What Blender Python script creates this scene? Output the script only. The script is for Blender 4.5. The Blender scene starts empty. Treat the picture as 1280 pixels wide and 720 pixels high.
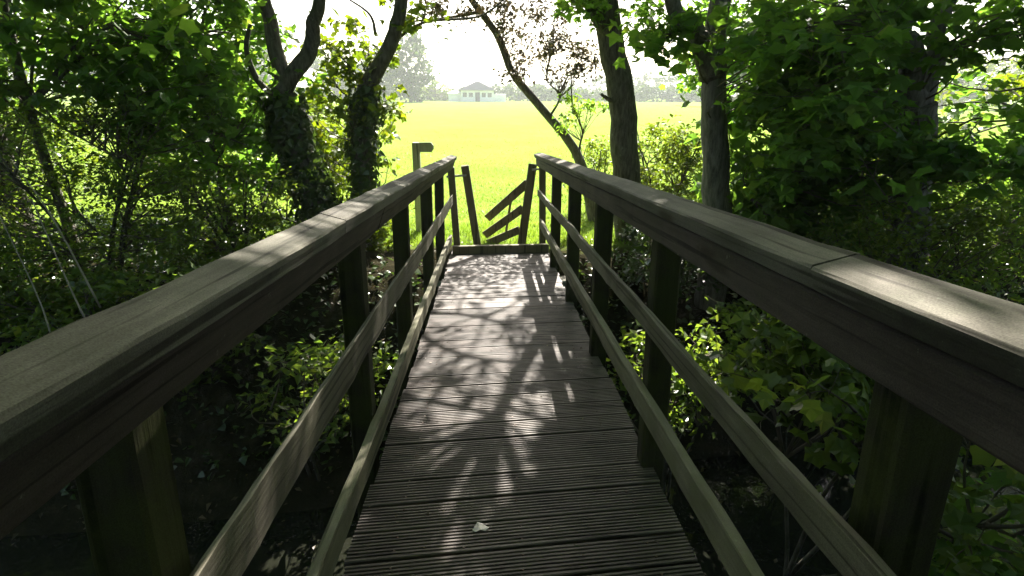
import bpy, math, random
import numpy as np
from mathutils import Vector, Matrix

# ------------------------------------------------------------------ camera
EYE = np.array([0.0, 0.0, 1.45])
SLOPE = math.radians(4.3)                 # the footbridge runs gently downhill
F_PX, PITCH, YAW, ROLL = 700.0, 0.26336 + SLOPE, 0.03887, 0.0100
_cp, _sp, _cy, _sy = math.cos(PITCH), math.sin(PITCH), math.cos(YAW), math.sin(YAW)
FW = np.array([_sy*_cp, _cy*_cp, -_sp]); _r = np.array([_cy, -_sy, 0.0]); _u = np.cross(_r, FW)
RT = math.cos(ROLL)*_r + math.sin(ROLL)*_u
UP = -math.sin(ROLL)*_r + math.cos(ROLL)*_u
sc = bpy.context.scene
cam_d = bpy.data.cameras.new('camera'); cam = bpy.data.objects.new('camera', cam_d)
sc.collection.objects.link(cam)
cam_d.sensor_width = 36.0; cam_d.lens = F_PX/1280*36.0
cam_d.clip_start = 0.02; cam_d.clip_end = 5000
M = Matrix(((RT[0], UP[0], -FW[0]), (RT[1], UP[1], -FW[1]), (RT[2], UP[2], -FW[2]))).to_4x4()
M.translation = Vector(EYE); cam.matrix_world = M
sc.camera = cam

# ------------------------------------------------------------------ light
SUN_EL, SUN_AZ = math.radians(40), math.radians(9)     # azimuth: to the right of straight ahead
w = bpy.data.worlds.new("World"); sc.world = w; w.use_nodes = True
nt = w.node_tree; bg = nt.nodes['Background']
sky = nt.nodes.new('ShaderNodeTexSky'); sky.sky_type = 'NISHITA'; sky.sun_disc = False
sky.sun_elevation = SUN_EL; sky.sun_rotation = SUN_AZ; sky.dust_density = 3.0; sky.air_density = 1.0
nt.links.new(sky.outputs[0], bg.inputs[0]); bg.inputs[1].default_value = 0.07
sd = bpy.data.lights.new('sun', 'SUN'); sd.energy = 5.0; sd.angle = math.radians(0.42); sd.color = (1.0, 0.94, 0.84)
sun = bpy.data.objects.new('sun', sd); sc.collection.objects.link(sun)
sv = Vector((math.sin(SUN_AZ)*math.cos(SUN_EL), math.cos(SUN_AZ)*math.cos(SUN_EL), math.sin(SUN_EL)))
sun.rotation_euler = sv.to_track_quat('Z', 'Y').to_euler(); sun.location = (0, 0, 30)
vs = sc.view_settings; vs.view_transform = 'Standard'; vs.look = 'None'; vs.gamma = 1; vs.exposure = 2.4
vs.use_curve_mapping = False
cy = sc.cycles
cy.max_bounces = 8; cy.diffuse_bounces = 4; cy.glossy_bounces = 3; cy.transmission_bounces = 5
cy.transparent_max_bounces = 4; cy.volume_bounces = 1
cy.sample_clamp_indirect = 6.0; cy.use_denoising = True
cy.volume_max_steps = 64
HAZE = 0.0011

# ------------------------------------------------------------------ helpers
C = sc.collection
def bridge_pt(p):
    """a point in the bridge's own sloping frame -> world"""
    c, s = math.cos(-SLOPE), math.sin(-SLOPE)
    x, y, z = p[0], p[1], p[2]-EYE[2]
    return np.array([x, c*y - s*z, s*y + c*z + EYE[2]])
def at(px, py, Y):
    d = FW + RT*(px-640)/F_PX + UP*(360-py)/F_PX
    return EYE + d*(Y/d[1])

class MB:
    def __init__(s): s.v = []; s.n = 0; s.loops = []; s.tot = []; s.mi = []; s.sm = []
    def add(s, V, F, mat=0, smooth=False):
        """V (n,3), F (m,k) index array"""
        V = np.asarray(V, float); F = np.asarray(F, int)
        s.v.append(V); s.loops.append((F+s.n).ravel()); s.tot.append(np.full(len(F), F.shape[1], int))
        s.mi.append(np.full(len(F), mat, int)); s.sm.append(np.full(len(F), smooth, bool)); s.n += len(V)
    def build(s, name, mats, parent=None):
        me = bpy.data.meshes.new(name)
        V = np.concatenate(s.v); L = np.concatenate(s.loops); T = np.concatenate(s.tot)
        me.vertices.add(len(V)); me.vertices.foreach_set('co', V.ravel().astype(np.float32))
        me.loops.add(len(L)); me.loops.foreach_set('vertex_index', L.astype(np.int32))
        me.polygons.add(len(T))
        st = np.concatenate(([0], np.cumsum(T)[:-1])).astype(np.int32)
        me.polygons.foreach_set('loop_start', st); me.polygons.foreach_set('loop_total', T.astype(np.int32))
        for m in (mats if isinstance(mats, (list, tuple)) else [mats]): me.materials.append(m)
        me.polygons.foreach_set('material_index', np.concatenate(s.mi).astype(np.int32))
        me.polygons.foreach_set('use_smooth', np.concatenate(s.sm))
        me.update(calc_edges=True); me.validate()
        o = bpy.data.objects.new(name, me); C.objects.link(o)
        if parent is not None: o.parent = parent
        return o
    def box(s, c, size, R=None, ch=0.004, mat=0):
        """chamfered box centred at c; R a 3x3 rotation"""
        hx, hy, hz = [a/2 for a in size]; ch = min(ch, hx*.6, hy*.6, hz*.6)
        V = []
        for sx in (-1, 1):
            for sy_ in (-1, 1):
                for sz in (-1, 1):
                    V += [(sx*hx, sy_*(hy-ch), sz*(hz-ch)), (sx*(hx-ch), sy_*hy, sz*(hz-ch)), (sx*(hx-ch), sy_*(hy-ch), sz*hz)]
        V = np.array(V)
        if R is not None: V = V @ np.asarray(R).T
        V = V + np.asarray(c)
        I = lambda a, b, c_, k: ((a*2+b)*2+c_)*3+k
        q = []
        for a in (0, 1):
            q.append([I(a,0,0,0), I(a,0,1,0), I(a,1,1,0), I(a,1,0,0)][::(1 if a == 0 else -1)])
            q.append([I(0,a,0,1), I(1,a,0,1), I(1,a,1,1), I(0,a,1,1)][::(1 if a == 0 else -1)])
            q.append([I(0,0,a,2), I(0,1,a,2), I(1,1,a,2), I(1,0,a,2)][::(1 if a == 0 else -1)])
        for a in (0, 1):
            for b in (0, 1):
                q.append([I(a,b,0,0), I(a,b,1,0), I(a,b,1,1), I(a,b,0,1)])
                q.append([I(a,0,b,0), I(a,1,b,0), I(a,1,b,2), I(a,0,b,2)])
                q.append([I(0,a,b,1), I(1,a,b,1), I(1,a,b,2), I(0,a,b,2)])
        s.add(V, q, mat)
        t = [[I(a,b,c_,0), I(a,b,c_,1), I(a,b,c_,2)] for a in (0,1) for b in (0,1) for c_ in (0,1)]
        s.loops.append((np.array(t)+s.n-24).ravel()); s.tot.append(np.full(8, 3)); s.mi.append(np.full(8, mat)); s.sm.append(np.zeros(8, bool))
    def tube(s, P, r, k=8, mat=0, rough=0.0, rng=None, cap=True, flare=0):
        P = np.asarray(P, float); r = np.asarray(r, float)*np.ones(len(P))
        T = np.gradient(P, axis=0); T /= np.linalg.norm(T, axis=1)[:, None]+1e-9
        ref = np.array([1.0, 0.13, 0.07]) if abs(T[:, 0]).mean() < .8 else np.array([.1, .2, 1.0])
        A = np.cross(T, ref); A /= np.linalg.norm(A, axis=1)[:, None]; B = np.cross(T, A)
        th = np.arange(k)/k*2*math.pi
        rr = r[:, None]*np.ones((1, k))
        if rough and rng is not None:
            lob = 1+rough*np.sin(th*2+rng.uniform(0, 6))[None]+rough*.6*np.sin(th*3+rng.uniform(0, 6)+np.linspace(0, 2, len(P))[:, None])
            rr = rr*lob*(1+rough*rng.normal(0, .35, rr.shape))
        V = P[:, None]+rr[..., None]*(np.cos(th)[None, :, None]*A[:, None]+np.sin(th)[None, :, None]*B[:, None])
        n = len(P); i = np.arange(n-1)[:, None]*k; j = np.arange(k)[None]; j2 = (j+1) % k
        F = np.stack([i+j, i+j2, i+k+j2, i+k+j], -1).reshape(-1, 4)
        s.add(V.reshape(-1, 3), F, mat, True)
        if cap:
            for e, o in ((0, 1), (n-1, 0)):
                ring = np.arange(k) + e*k
                if o: ring = ring[::-1]
                s.loops.append(ring + s.n - n*k); s.tot.append(np.array([k])); s.mi.append(np.array([mat])); s.sm.append(np.array([False]))

def smooth_path(P, n):
    """Catmull-Rom through the given points"""
    P = np.asarray(P, float)
    if len(P) == 2: return P[0]+(P[1]-P[0])*np.linspace(0, 1, n)[:, None]
    Q = np.vstack([2*P[0]-P[1], P, 2*P[-1]-P[-2]])
    out = []
    for t in np.linspace(0, len(P)-1, n):
        i = min(int(t), len(P)-2); u = t-i; a, b, c, d = Q[i], Q[i+1], Q[i+2], Q[i+3]
        out.append(.5*((2*b)+(-a+c)*u+(2*a-5*b+4*c-d)*u*u+(-a+3*b-3*c+d)*u**3))
    return np.array(out)

OVAL = (np.array([(0,0,0), (.3,.42,.07), (0,1,-.10), (-.3,.42,.07)]), np.array([(0,1,2), (0,2,3)]))
MAPLE = (np.array([(0,.36,.0), (0,0,0), (.42,.06,.05), (.37,.28,.05), (.56,.56,.02), (.30,.66,.05), (0,1,-.1), (-.27,.68,.05), (-.58,.54,.02), (-.38,.3,.05), (-.40,.04,.05)]),
         np.array([(0, i, i+1 if i < 10 else 1) for i in range(1, 11)]))
IVY = (np.array([(0,0,0), (.45,.12,.05), (.3,.5,.03), (0,1,-.08), (-.3,.5,.03), (-.45,.12,.05)]), np.array([(0,1,2), (0,2,3), (0,3,4), (0,4,5)]))
FAR = (np.array([(0,0,0), (.5,.3,.1), (.3,.9,0), (-.35,1,.1), (-.55,.4,0)]), np.array([(0,1,2), (0,2,3), (0,3,4)]))
def leaves(mb, P, size, tmpl, rng, tilt=.6, mat=0, normals=None, var=.45):
    TV, TF = tmpl; n = len(P)
    yaw = rng.uniform(0, 2*math.pi, n)
    if normals is None:
        nx = rng.normal(0, tilt, n); ny = rng.normal(0, tilt, n)
        N = np.stack([nx, ny, np.ones(n)], -1)
    else: N = normals+rng.normal(0, .35, (n, 3))
    N /= np.linalg.norm(N, axis=1)[:, None]
    D = np.stack([np.cos(yaw), np.sin(yaw), rng.uniform(-.9, .1, n)], -1)
    D -= (D*N).sum(1)[:, None]*N; D /= np.linalg.norm(D, axis=1)[:, None]
    S = np.cross(D, N)
    sz = size*(1+rng.uniform(-var, var, n))
    fold = rng.uniform(-.5, 3.0, n)[:, None, None]; curl = rng.uniform(-.1, .28, n)[:, None]; wid = rng.uniform(.75, 1.15, n)[:, None, None]
    zz = TV[None, :, 2, None]*fold-(curl*(TV[:, 0]**2*1.6+(TV[:, 1]-.2)**2)[None])[..., None]
    V = P[:, None]+sz[:, None, None]*(TV[None, :, 0, None]*wid*S[:, None]+TV[None, :, 1, None]*D[:, None]+zz*N[:, None])
    k = len(TV); F = (TF[None]+(np.arange(n)*k)[:, None, None]).reshape(-1, 3)
    mb.add(V.reshape(-1, 3), F, mat)

def tag(o, label=None, cat=None, group=None, kind=None):
    if label: o['label'] = label
    if cat: o['category'] = cat
    if group: o['group'] = group
    if kind: o['kind'] = kind
    return o
def empty(name, loc, label, cat, group=None):
    o = bpy.data.objects.new(name, None); C.objects.link(o); o.location = Vector(loc)
    o.empty_display_size = .2
    return tag(o, label, cat, group)
def reparent(o, root):
    """children are modelled in world coordinates; keep them there"""
    o.parent = root; o.matrix_parent_inverse = Matrix.Translation(root.location).inverted()
    return o

# ------------------------------------------------------------------ materials
def new_mat(name):
    m = bpy.data.materials.new(name); m.use_nodes = True
    t = m.node_tree; t.nodes.clear(); out = t.nodes.new('ShaderNodeOutputMaterial')
    return m, t, out
def N(t, typ, **kw):
    n = t.nodes.new(typ)
    for k, v in kw.items():
        if hasattr(n, k): setattr(n, k, v)
    return n
def ramp(t, fac, stops):
    r = t.nodes.new('ShaderNodeValToRGB'); e = r.color_ramp.elements
    e[0].position, e[0].color = stops[0][0], (*stops[0][1], 1)
    e[1].position, e[1].color = stops[-1][0], (*stops[-1][1], 1)
    for p, c in stops[1:-1]:
        x = e.new(p); x.color = (*c, 1)
    t.links.new(fac, r.inputs[0]); return r.outputs[0]
def noise(t, vec, scale, detail=4, rough=.55, sc3=None):
    if sc3:
        mp = t.nodes.new('ShaderNodeMapping'); mp.inputs['Scale'].default_value = sc3
        t.links.new(vec, mp.inputs[0]); vec = mp.outputs[0]
    n = t.nodes.new('ShaderNodeTexNoise'); n.inputs['Scale'].default_value = scale
    n.inputs['Detail'].default_value = detail; n.inputs['Roughness'].default_value = rough
    t.links.new(vec, n.inputs['Vector']); return n.outputs['Fac']
def mixc(t, fac, a, b, mode='MIX'):
    m = t.nodes.new('ShaderNodeMix'); m.data_type = 'RGBA'; m.blend_type = mode
    for sock, v in ((m.inputs[0], fac), (m.inputs[6], a), (m.inputs[7], b)):
        if isinstance(v, (int, float)): sock.default_value = v
        elif isinstance(v, tuple): sock.default_value = (*v, 1)
        else: t.links.new(v, sock)
    return m.outputs[2]
def math_(t, op, a, b=None):
    m = t.nodes.new('ShaderNodeMath'); m.operation = op
    for s, v in ((m.inputs[0], a), (m.inputs[1], b)):
        if v is None: continue
        if isinstance(v, (int, float)): s.default_value = v
        else: t.links.new(v, s)
    return m.outputs[0]

def wood(name, dark, light, axis='y', moss=0.3, mosscol=(.06, .08, .02), rough=.75, spec=.3, bump=.35, stain=.5):
    m, t, out = new_mat(name)
    co = t.nodes.new('ShaderNodeTexCoord').outputs['Object']
    st = {'x': (.06, 1, 1), 'y': (1, .06, 1), 'z': (1, 1, .06)}[axis]
    g1 = noise(t, co, 55, 5, .65, st); g2 = noise(t, co, 9, 4, .6, st); bl = noise(t, co, 3.2, 5, .6)
    fine = noise(t, co, 140, 3, .6, st)
    f = math_(t, 'ADD', math_(t, 'MULTIPLY', g1, .5), math_(t, 'MULTIPLY', g2, .5))
    col = ramp(t, f, [(.32, dark), (.5, tuple((a+b)/2 for a, b in zip(dark, light))), (.66, light)])
    # cracks along the grain
    cr = ramp(t, noise(t, co, 30, 2, .5, tuple(a*(.35 if a < .5 else 1) for a in st)), [(.37, (.12, .1, .09)), (.41, (1, 1, 1)), (1, (1, 1, 1))])
    col = mixc(t, .8, col, cr, 'MULTIPLY')
    mpk = t.nodes.new('ShaderNodeMapping'); mpk.inputs['Scale'].default_value = tuple(max(a, .22) for a in st); t.links.new(co, mpk.inputs[0])
    vk = t.nodes.new('ShaderNodeTexVoronoi'); vk.inputs['Scale'].default_value = 7.0; t.links.new(mpk.outputs[0], vk.inputs['Vector'])
    kn = ramp(t, math_(t, 'ADD', vk.outputs['Distance'], math_(t, 'MULTIPLY', fine, .06)), [(.10, (.35, .28, .22)), (.15, (.75, .7, .65)), (.19, (1, 1, 1)), (1, (1, 1, 1))])
    col = mixc(t, .85, col, kn, 'MULTIPLY')
    lich = ramp(t, noise(t, co, 38, 4, .7), [(.66, (0, 0, 0)), (.72, (.55, .55, .55))])
    col = mixc(t, lich, col, (.27, .28, .22) if axis == 'y' else tuple(light))
    sn = ramp(t, bl, [(.35, (1-stain*.6,)*3), (.62, (1, 1, 1))])
    col = mixc(t, 1.0, col, sn, 'MULTIPLY')
    mf = ramp(t, noise(t, co, 6, 6, .7), [(.5-.22*moss-.02, (0, 0, 0)), (.62-.1*moss, (1, 1, 1))])
    col = mixc(t, math_(t, 'MULTIPLY', mf, min(1, moss)), col, mosscol)
    b = t.nodes.new('ShaderNodeBsdfPrincipled'); t.links.new(col, b.inputs['Base Color'])
    b.inputs['Roughness'].default_value = rough; b.inputs['Specular IOR Level'].default_value = spec
    spk = ramp(t, noise(t, co, 420, 2, .6), [(.3, (.72, .7, .68)), (.5, (1, 1, 1)), (.72, (1.3, 1.3, 1.28))])
    col = mixc(t, 1.0, col, spk, 'MULTIPLY'); t.links.new(col, b.inputs['Base Color'])
    bp = t.nodes.new('ShaderNodeBump'); bp.inputs['Strength'].default_value = bump; bp.inputs['Distance'].default_value = .004
    hh = math_(t, 'ADD', math_(t, 'MULTIPLY', g1, .7), math_(t, 'MULTIPLY', fine, .5))
    t.links.new(hh, bp.inputs['Height']); t.links.new(bp.outputs[0], b.inputs['Normal'])
    t.links.new(b.outputs[0], out.inputs[0]); return m

def bark(name, dark, light, scale=1.0, moss=.25):
    m, t, out = new_mat(name)
    co = t.nodes.new('ShaderNodeTexCoord').outputs['Object']
    g = noise(t, co, 26*scale, 6, .7, (1, 1, .22)); bl = noise(t, co, 2.3, 4, .6); sp = noise(t, co, 11, 5, .7)
    col = ramp(t, g, [(.36, dark), (.62, light)])
    col = mixc(t, ramp(t, bl, [(.42, (0, 0, 0)), (.6, (moss, moss, moss))]), col, (.05, .075, .02))
    col = mixc(t, ramp(t, sp, [(.6, (0, 0, 0)), (.68, (.5, .5, .5))]), col, (.24, .25, .21))
    b = t.nodes.new('ShaderNodeBsdfPrincipled'); t.links.new(col, b.inputs['Base Color']); b.inputs['Roughness'].default_value = .85
    b.inputs['Specular IOR Level'].default_value = .2
    bp = t.nodes.new('ShaderNodeBump'); bp.inputs['Strength'].default_value = .45; bp.inputs['Distance'].default_value = .012
    t.links.new(g, bp.inputs['Height']); t.links.new(bp.outputs[0], b.inputs['Normal'])
    t.links.new(b.outputs[0], out.inputs[0]); return m

def leaf_mat(name, c1, c2, c3, trans=.5, tcol=(1.5, 1.5, .5), rough=.42, spec=.35):
    m, t, out = new_mat(name)
    geo = t.nodes.new('ShaderNodeNewGeometry'); rnd = geo.outputs['Random Per Island']
    co = t.nodes.new('ShaderNodeTexCoord').outputs['Object']
    col = ramp(t, rnd, [(0, c1), (.55, c2), (.9, c2), (1, c3)])
    cl = ramp(t, noise(t, co, 1.1, 3, .5), [(.35, (.8, .86, .8)), (.65, (1.15, 1.08, 1.0))])
    col = mixc(t, 1.0, col, cl, 'MULTIPLY')
    b = t.nodes.new('ShaderNodeBsdfPrincipled'); t.links.new(col, b.inputs['Base Color'])
    b.inputs['Roughness'].default_value = rough; b.inputs['Specular IOR Level'].default_value = spec
    tr = t.nodes.new('ShaderNodeBsdfTranslucent')
    t.links.new(mixc(t, 1.0, col, tcol, 'MULTIPLY'), tr.inputs[0])
    mx = t.nodes.new('ShaderNodeMixShader'); mx.inputs[0].default_value = trans
    t.links.new(b.outputs[0], mx.inputs[1]); t.links.new(tr.outputs[0], mx.inputs[2])
    t.links.new(mx.outputs[0], out.inputs[0]); return m

def plain(name, col, rough=.7, spec=.3, metal=0, var=.25, sc_=8):
    m, t, out = new_mat(name)
    co = t.nodes.new('ShaderNodeTexCoord').outputs['Object']
    n = noise(t, co, sc_, 5, .6)
    c = ramp(t, n, [(.3, tuple(a*(1-var) for a in col)), (.7, tuple(a*(1+var) for a in col))])
    b = t.nodes.new('ShaderNodeBsdfPrincipled'); t.links.new(c, b.inputs['Base Color'])
    b.inputs['Roughness'].default_value = rough; b.inputs['Specular IOR Level'].default_value = spec; b.inputs['Metallic'].default_value = metal
    t.links.new(b.outputs[0], out.inputs[0]); return m

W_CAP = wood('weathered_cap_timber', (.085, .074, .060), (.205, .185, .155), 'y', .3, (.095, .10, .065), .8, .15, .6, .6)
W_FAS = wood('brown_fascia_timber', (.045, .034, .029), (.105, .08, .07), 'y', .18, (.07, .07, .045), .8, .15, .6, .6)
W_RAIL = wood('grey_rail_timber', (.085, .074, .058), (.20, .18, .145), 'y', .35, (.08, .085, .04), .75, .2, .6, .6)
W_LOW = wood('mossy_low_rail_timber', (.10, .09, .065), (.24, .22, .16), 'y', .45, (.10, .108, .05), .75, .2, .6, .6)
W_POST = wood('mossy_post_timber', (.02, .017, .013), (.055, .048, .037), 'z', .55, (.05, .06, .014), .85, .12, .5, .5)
W_DECK = wood('damp_deck_timber', (.055, .040, .034), (.185, .145, .128), 'x', .25, (.05, .055, .035), .58, .35, .45, .75)
W_GATE = wood('gate_timber', (.10, .085, .045), (.2, .17, .10), 'z', .35, (.11, .11, .035), .75, .25, .4, .4)
W_SIGN = wood('fingerpost_timber', (.34, .32, .24), (.52, .50, .40), 'z', .12, (.14, .14, .07), .75, .25, .4, .3)
B_GREY = bark('grey_bark', (.045, .04, .033), (.15, .135, .12))
B_PALE = bark('pale_bark', (.08, .075, .065), (.24, .22, .20), .8, .15)
B_DARK = bark('dark_bark', (.03, .026, .02), (.09, .08, .065), 1.0, .45)
B_TWIG = plain('twig_bark', (.10, .085, .065), .8, .2)
B_DEAD = plain('dead_twig_bark', (.26, .23, .19), .7, .3)
L_SYC = leaf_mat('sycamore_leaf', (.06, .13, .035), (.095, .185, .05), (.15, .22, .06), .66, (1.95, 1.95, .65))
L_HAZ = leaf_mat('hazel_leaf', (.058, .118, .03), (.09, .168, .042), (.17, .21, .055), .66, (2.0, 1.9, .6))
L_HAW = leaf_mat('hawthorn_leaf', (.065, .11, .03), (.10, .155, .042), (.15, .18, .055), .62, (1.9, 1.85, .6), .35, .5)
L_IVY = leaf_mat('ivy_leaf', (.032, .06, .02), (.055, .095, .032), (.09, .13, .04), .35, (1.4, 1.4, .5), .3, .55)
L_BRI = leaf_mat('bright_leaf', (.07, .12, .018), (.11, .16, .022), (.16, .18, .03), .55, (1.7, 1.6, .4))
L_PUR = leaf_mat('reddish_leaf', (.05, .036, .028), (.075, .06, .04), (.05, .09, .03), .25, (1.3, 1.2, .8))
L_FAR = leaf_mat('far_leaf', (.04, .07, .025), (.06, .10, .03), (.09, .12, .03), .3, (1.2, 1.2, .5), .6, .1)
L_GRA = leaf_mat('grass_blade', (.12, .20, .028), (.15, .225, .034), (.19, .235, .05), .5, (1.4, 1.4, .7), .5, .3)
L_LIT = leaf_mat('leaf_litter', (.05, .035, .02), (.10, .075, .04), (.22, .19, .12), .2, (1, 1, .8), .5, .4)

# ------------------------------------------------------------------ ground
def terrain(x, y):
    x = np.asarray(x, float); y = np.asarray(y, float)
    yc = 3.1 + .06*x + .35*np.sin(x*.35)
    d = y-yc
    near = -.12+.03*np.sin(x*.9); far = -.68+.02*np.sin(x*.7+y*.5)
    top = np.where(d < 0, near, far)
    s = np.clip((np.abs(d)-1.3)/2.6, 0, 1); s = s*s*(3-2*s)
    z = -2.75+(top+2.75)*s
    z = z+.05*np.sin(x*2.1+y*1.3)*np.sin(y*2.7-x)*(np.abs(y) < 14)*s
    z = z+.25*np.sin(x*.013)*np.sin(y*.011)*np.clip((y-20)/60, 0, 1)
    return z
def warp(n, a, b, dense):
    t = np.linspace(-1, 1, n); v = np.sign(t)*(np.abs(t)**3.2)
    return np.where(v < 0, -v*a, v*b)+t*dense
xs = warp(241, -560, 560, 14.0); ys = warp(261, -70, 880, 14.0)+4
X, Y = np.meshgrid(xs, ys, indexing='ij'); Z = terrain(X, Y)
mb = MB(); ny = len(ys)
i = (np.arange(len(xs)-1)[:, None]*ny+np.arange(ny-1)[None]).ravel()
mb.add(np.stack([X, Y, Z], -1).reshape(-1, 3), np.stack([i, i+ny, i+ny+1, i+1], -1), 0, True)
m, t, out = new_mat('ground')
co = t.nodes.new('ShaderNodeTexCoord').outputs['Object']
sep = t.nodes.new('ShaderNodeSeparateXYZ'); t.links.new(co, sep.inputs[0])
grass = ramp(t, noise(t, co, .35, 8, .62), [(.3, (.145, .225, .034)), (.5, (.165, .245, .040)), (.7, (.19, .26, .052))])
grass = mixc(t, .5, grass, ramp(t, noise(t, co, 9, 6, .7), [(.3, (.72, .76, .6)), (.7, (1.18, 1.14, 1.2))]), 'MULTIPLY')
soil = ramp(t, noise(t, co, 5, 7, .65), [(.3, (.012, .011, .007)), (.55, (.026, .024, .014)), (.75, (.05, .042, .026))])
e = math_(t, 'ADD', sep.outputs[1], math_(t, 'MULTIPLY', noise(t, co, .8, 4, .6), 2.2))
fac = ramp(t, math_(t, 'MULTIPLY', e, .05), [(.435, (0, 0, 0)), (.475, (1, 1, 1))])
col = mixc(t, fac, soil, grass)
b = t.nodes.new('ShaderNodeBsdfPrincipled'); t.links.new(col, b.inputs['Base Color']); b.inputs['Roughness'].default_value = .9
b.inputs['Specular IOR Level'].default_value = .0
bp = t.nodes.new('ShaderNodeBump'); bp.inputs['Strength'].default_value = .6; bp.inputs['Distance'].default_value = .05
t.links.new(noise(t, co, 14, 6, .7), bp.inputs['Height']); t.links.new(bp.outputs[0], b.inputs['Normal'])
t.links.new(b.outputs[0], out.inputs[0])
tag(mb.build('ground', m), kind='structure')

# stream
m, t, out = new_mat('stream_water')
co = t.nodes.new('ShaderNodeTexCoord').outputs['Object']
b = t.nodes.new('ShaderNodeBsdfPrincipled'); b.inputs['Base Color'].default_value = (.012, .013, .009, 1)
b.inputs['Roughness'].default_value = .07; b.inputs['IOR'].default_value = 1.33
bp = t.nodes.new('ShaderNodeBump'); bp.inputs['Strength'].default_value = .25; bp.inputs['Distance'].default_value = .02
t.links.new(noise(t, co, 5, 3, .5), bp.inputs['Height']); t.links.new(bp.outputs[0], b.inputs['Normal'])
t.links.new(b.outputs[0], out.inputs[0])
mb = MB(); xs = np.linspace(-40, 40, 81); V = []
for x in xs:
    yc = 3.1+.06*x+.35*math.sin(x*.35); V += [(x, yc-2.0, -2.52), (x, yc+2.0, -2.52)]
i = np.arange(80)*2
mb.add(V, np.stack([i, i+2, i+3, i+1], -1)); tag(mb.build('stream', m), kind='structure')

# ------------------------------------------------------------------ footbridge
rng = np.random.default_rng(5)
root = bpy.data.objects.new('footbridge', None); C.objects.link(root)
root.location = Vector(bridge_pt((0, 3, 0))); root.rotation_euler = (-SLOPE, 0, 0)
tag(root, 'weathered timber footbridge with grooved deck boards and thick handrails on both sides', 'footbridge')
OFF = np.array([0, 3.0, 0.0])             # children are modelled in bridge coordinates minus OFF
SKEW = .11
def bobj(mb, name, mat):
    o = mb.build(name, mat, root); return o
def prism(mb, prof, y0, y1, step=.12, wob=.0015, seed=0, skew_ends=False):
    """a timber of cross-section prof [(x,z)..] running along the bridge, its edges a little uneven"""
    r_ = np.random.default_rng(seed)
    pr = []
    n = len(prof)
    for k in range(n):                    # chamfer each corner
        p = np.array(prof[k]); a = np.array(prof[k-1]); c = np.array(prof[(k+1) % n])
        pr.append(p+(a-p)/np.linalg.norm(a-p)*.005); pr.append(p+(c-p)/np.linalg.norm(c-p)*.005)
    pr = np.array(pr); k = len(pr)
    ny_ = max(2, int((y1-y0)/step)); yy = np.linspace(y0, y1, ny_)
    w1 = np.cumsum(r_.normal(0, wob*.4, (ny_, 2)), 0); w1 -= np.linspace(0, 1, ny_)[:, None]*w1[-1]
    V = np.zeros((ny_, k, 3)); V[..., 1] = yy[:, None]
    V[..., 0] = pr[None, :, 0]+w1[:, :1]+r_.normal(0, wob*.5, (ny_, k)); V[..., 2] = pr[None, :, 1]+w1[:, 1:]+r_.normal(0, wob*.5, (ny_, k))
    V = V.reshape(-1, 3)-OFF
    i = np.arange(ny_-1)[:, None]*k; j = np.arange(k)[None]; j2 = (j+1) % k
    mb.add(V, np.stack([i+j, i+k+j, i+k+j2, i+j2], -1).reshape(-1, 4))
    for e in (0, ny_-1):
        mb.loops.append(np.arange(k)+e*k+mb.n-len(V)); mb.tot.append(np.array([k])); mb.mi.append(np.array([0])); mb.sm.append(np.array([False]))

# deck boards: every one a grooved profile laid across
deck = MB(); y = -2.2; PITCHB = .1575; nb = 0
while y < 7.30:
    y1 = min(y+PITCHB-.013+rng.normal(0, .0015), 7.42); dz = rng.normal(0, .0012); tw = rng.normal(0, .0012)
    x0 = -.517+rng.normal(0, .006); x1 = .736+rng.normal(0, .006)
    prof = []; ng = 8; gw = (y1-y)/ng; deep = .006 if y < 4.7 else .0014
    prof.append((y, -.028)); prof.append((y, -.004)); prof.append((y+.003, 0))
    for g in range(ng-1):
        yc = y+(g+1)*gw
        prof += [(yc-gw*.28, 0), (yc-gw*.17, -deep), (yc+gw*.17, -deep), (yc+gw*.28, 0)]
    prof += [(y1-.003, 0), (y1, -.004), (y1, -.028)]
    k = len(prof); V = []
    xx = np.linspace(x0, x1, 7); bow = rng.normal(0, .0008, 7)
    for x_, bo in zip(xx, bow):
        for (py, pz) in prof: V.append((x_, py+SKEW*(x_-.1)+bo, pz+dz+tw*x_))
    V = np.array(V)-OFF
    F = [(a*k+q, (a+1)*k+q, (a+1)*k+(q+1) % k, a*k+(q+1) % k) for a in range(6) for q in range(k)]
    deck.add(V, F)
    for e in (0, 6):
        deck.loops.append(np.arange(k)+e*k+deck.n-len(V)); deck.tot.append(np.array([k])); deck.mi.append(np.array([0])); deck.sm.append(np.array([False]))
    y += PITCHB; nb += 1
bobj(deck, 'deck', W_DECK)
scr = MB(); y = -2.2
while y < 7.2:
    for x_ in (-.36, .11, .58):
        for q in (.035, .108):
            cx_, cy_ = x_+rng.normal(0, .006), y+q+SKEW*(x_-.1)+rng.normal(0, .003); a = np.arange(8)/8*2*math.pi
            V = np.stack([cx_+.0045*np.cos(a), cy_+.0045*np.sin(a), 0*a+.0012], -1)-OFF; V2 = V-np.array([0, 0, .006])
            scr.add(np.vstack([V, V2]), [(8+i, 8+(i+1) % 8, (i+1) % 8, i) for i in range(8)])
            scr.loops.append(np.arange(8)+scr.n-16); scr.tot.append(np.array([8])); scr.mi.append(np.array([0])); scr.sm.append(np.array([False]))
    y += PITCHB
o = bobj(scr, 'screws', plain('rusty_steel', (.07, .045, .03), .6, .5, .6)); o['kind'] = 'stuff'
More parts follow.
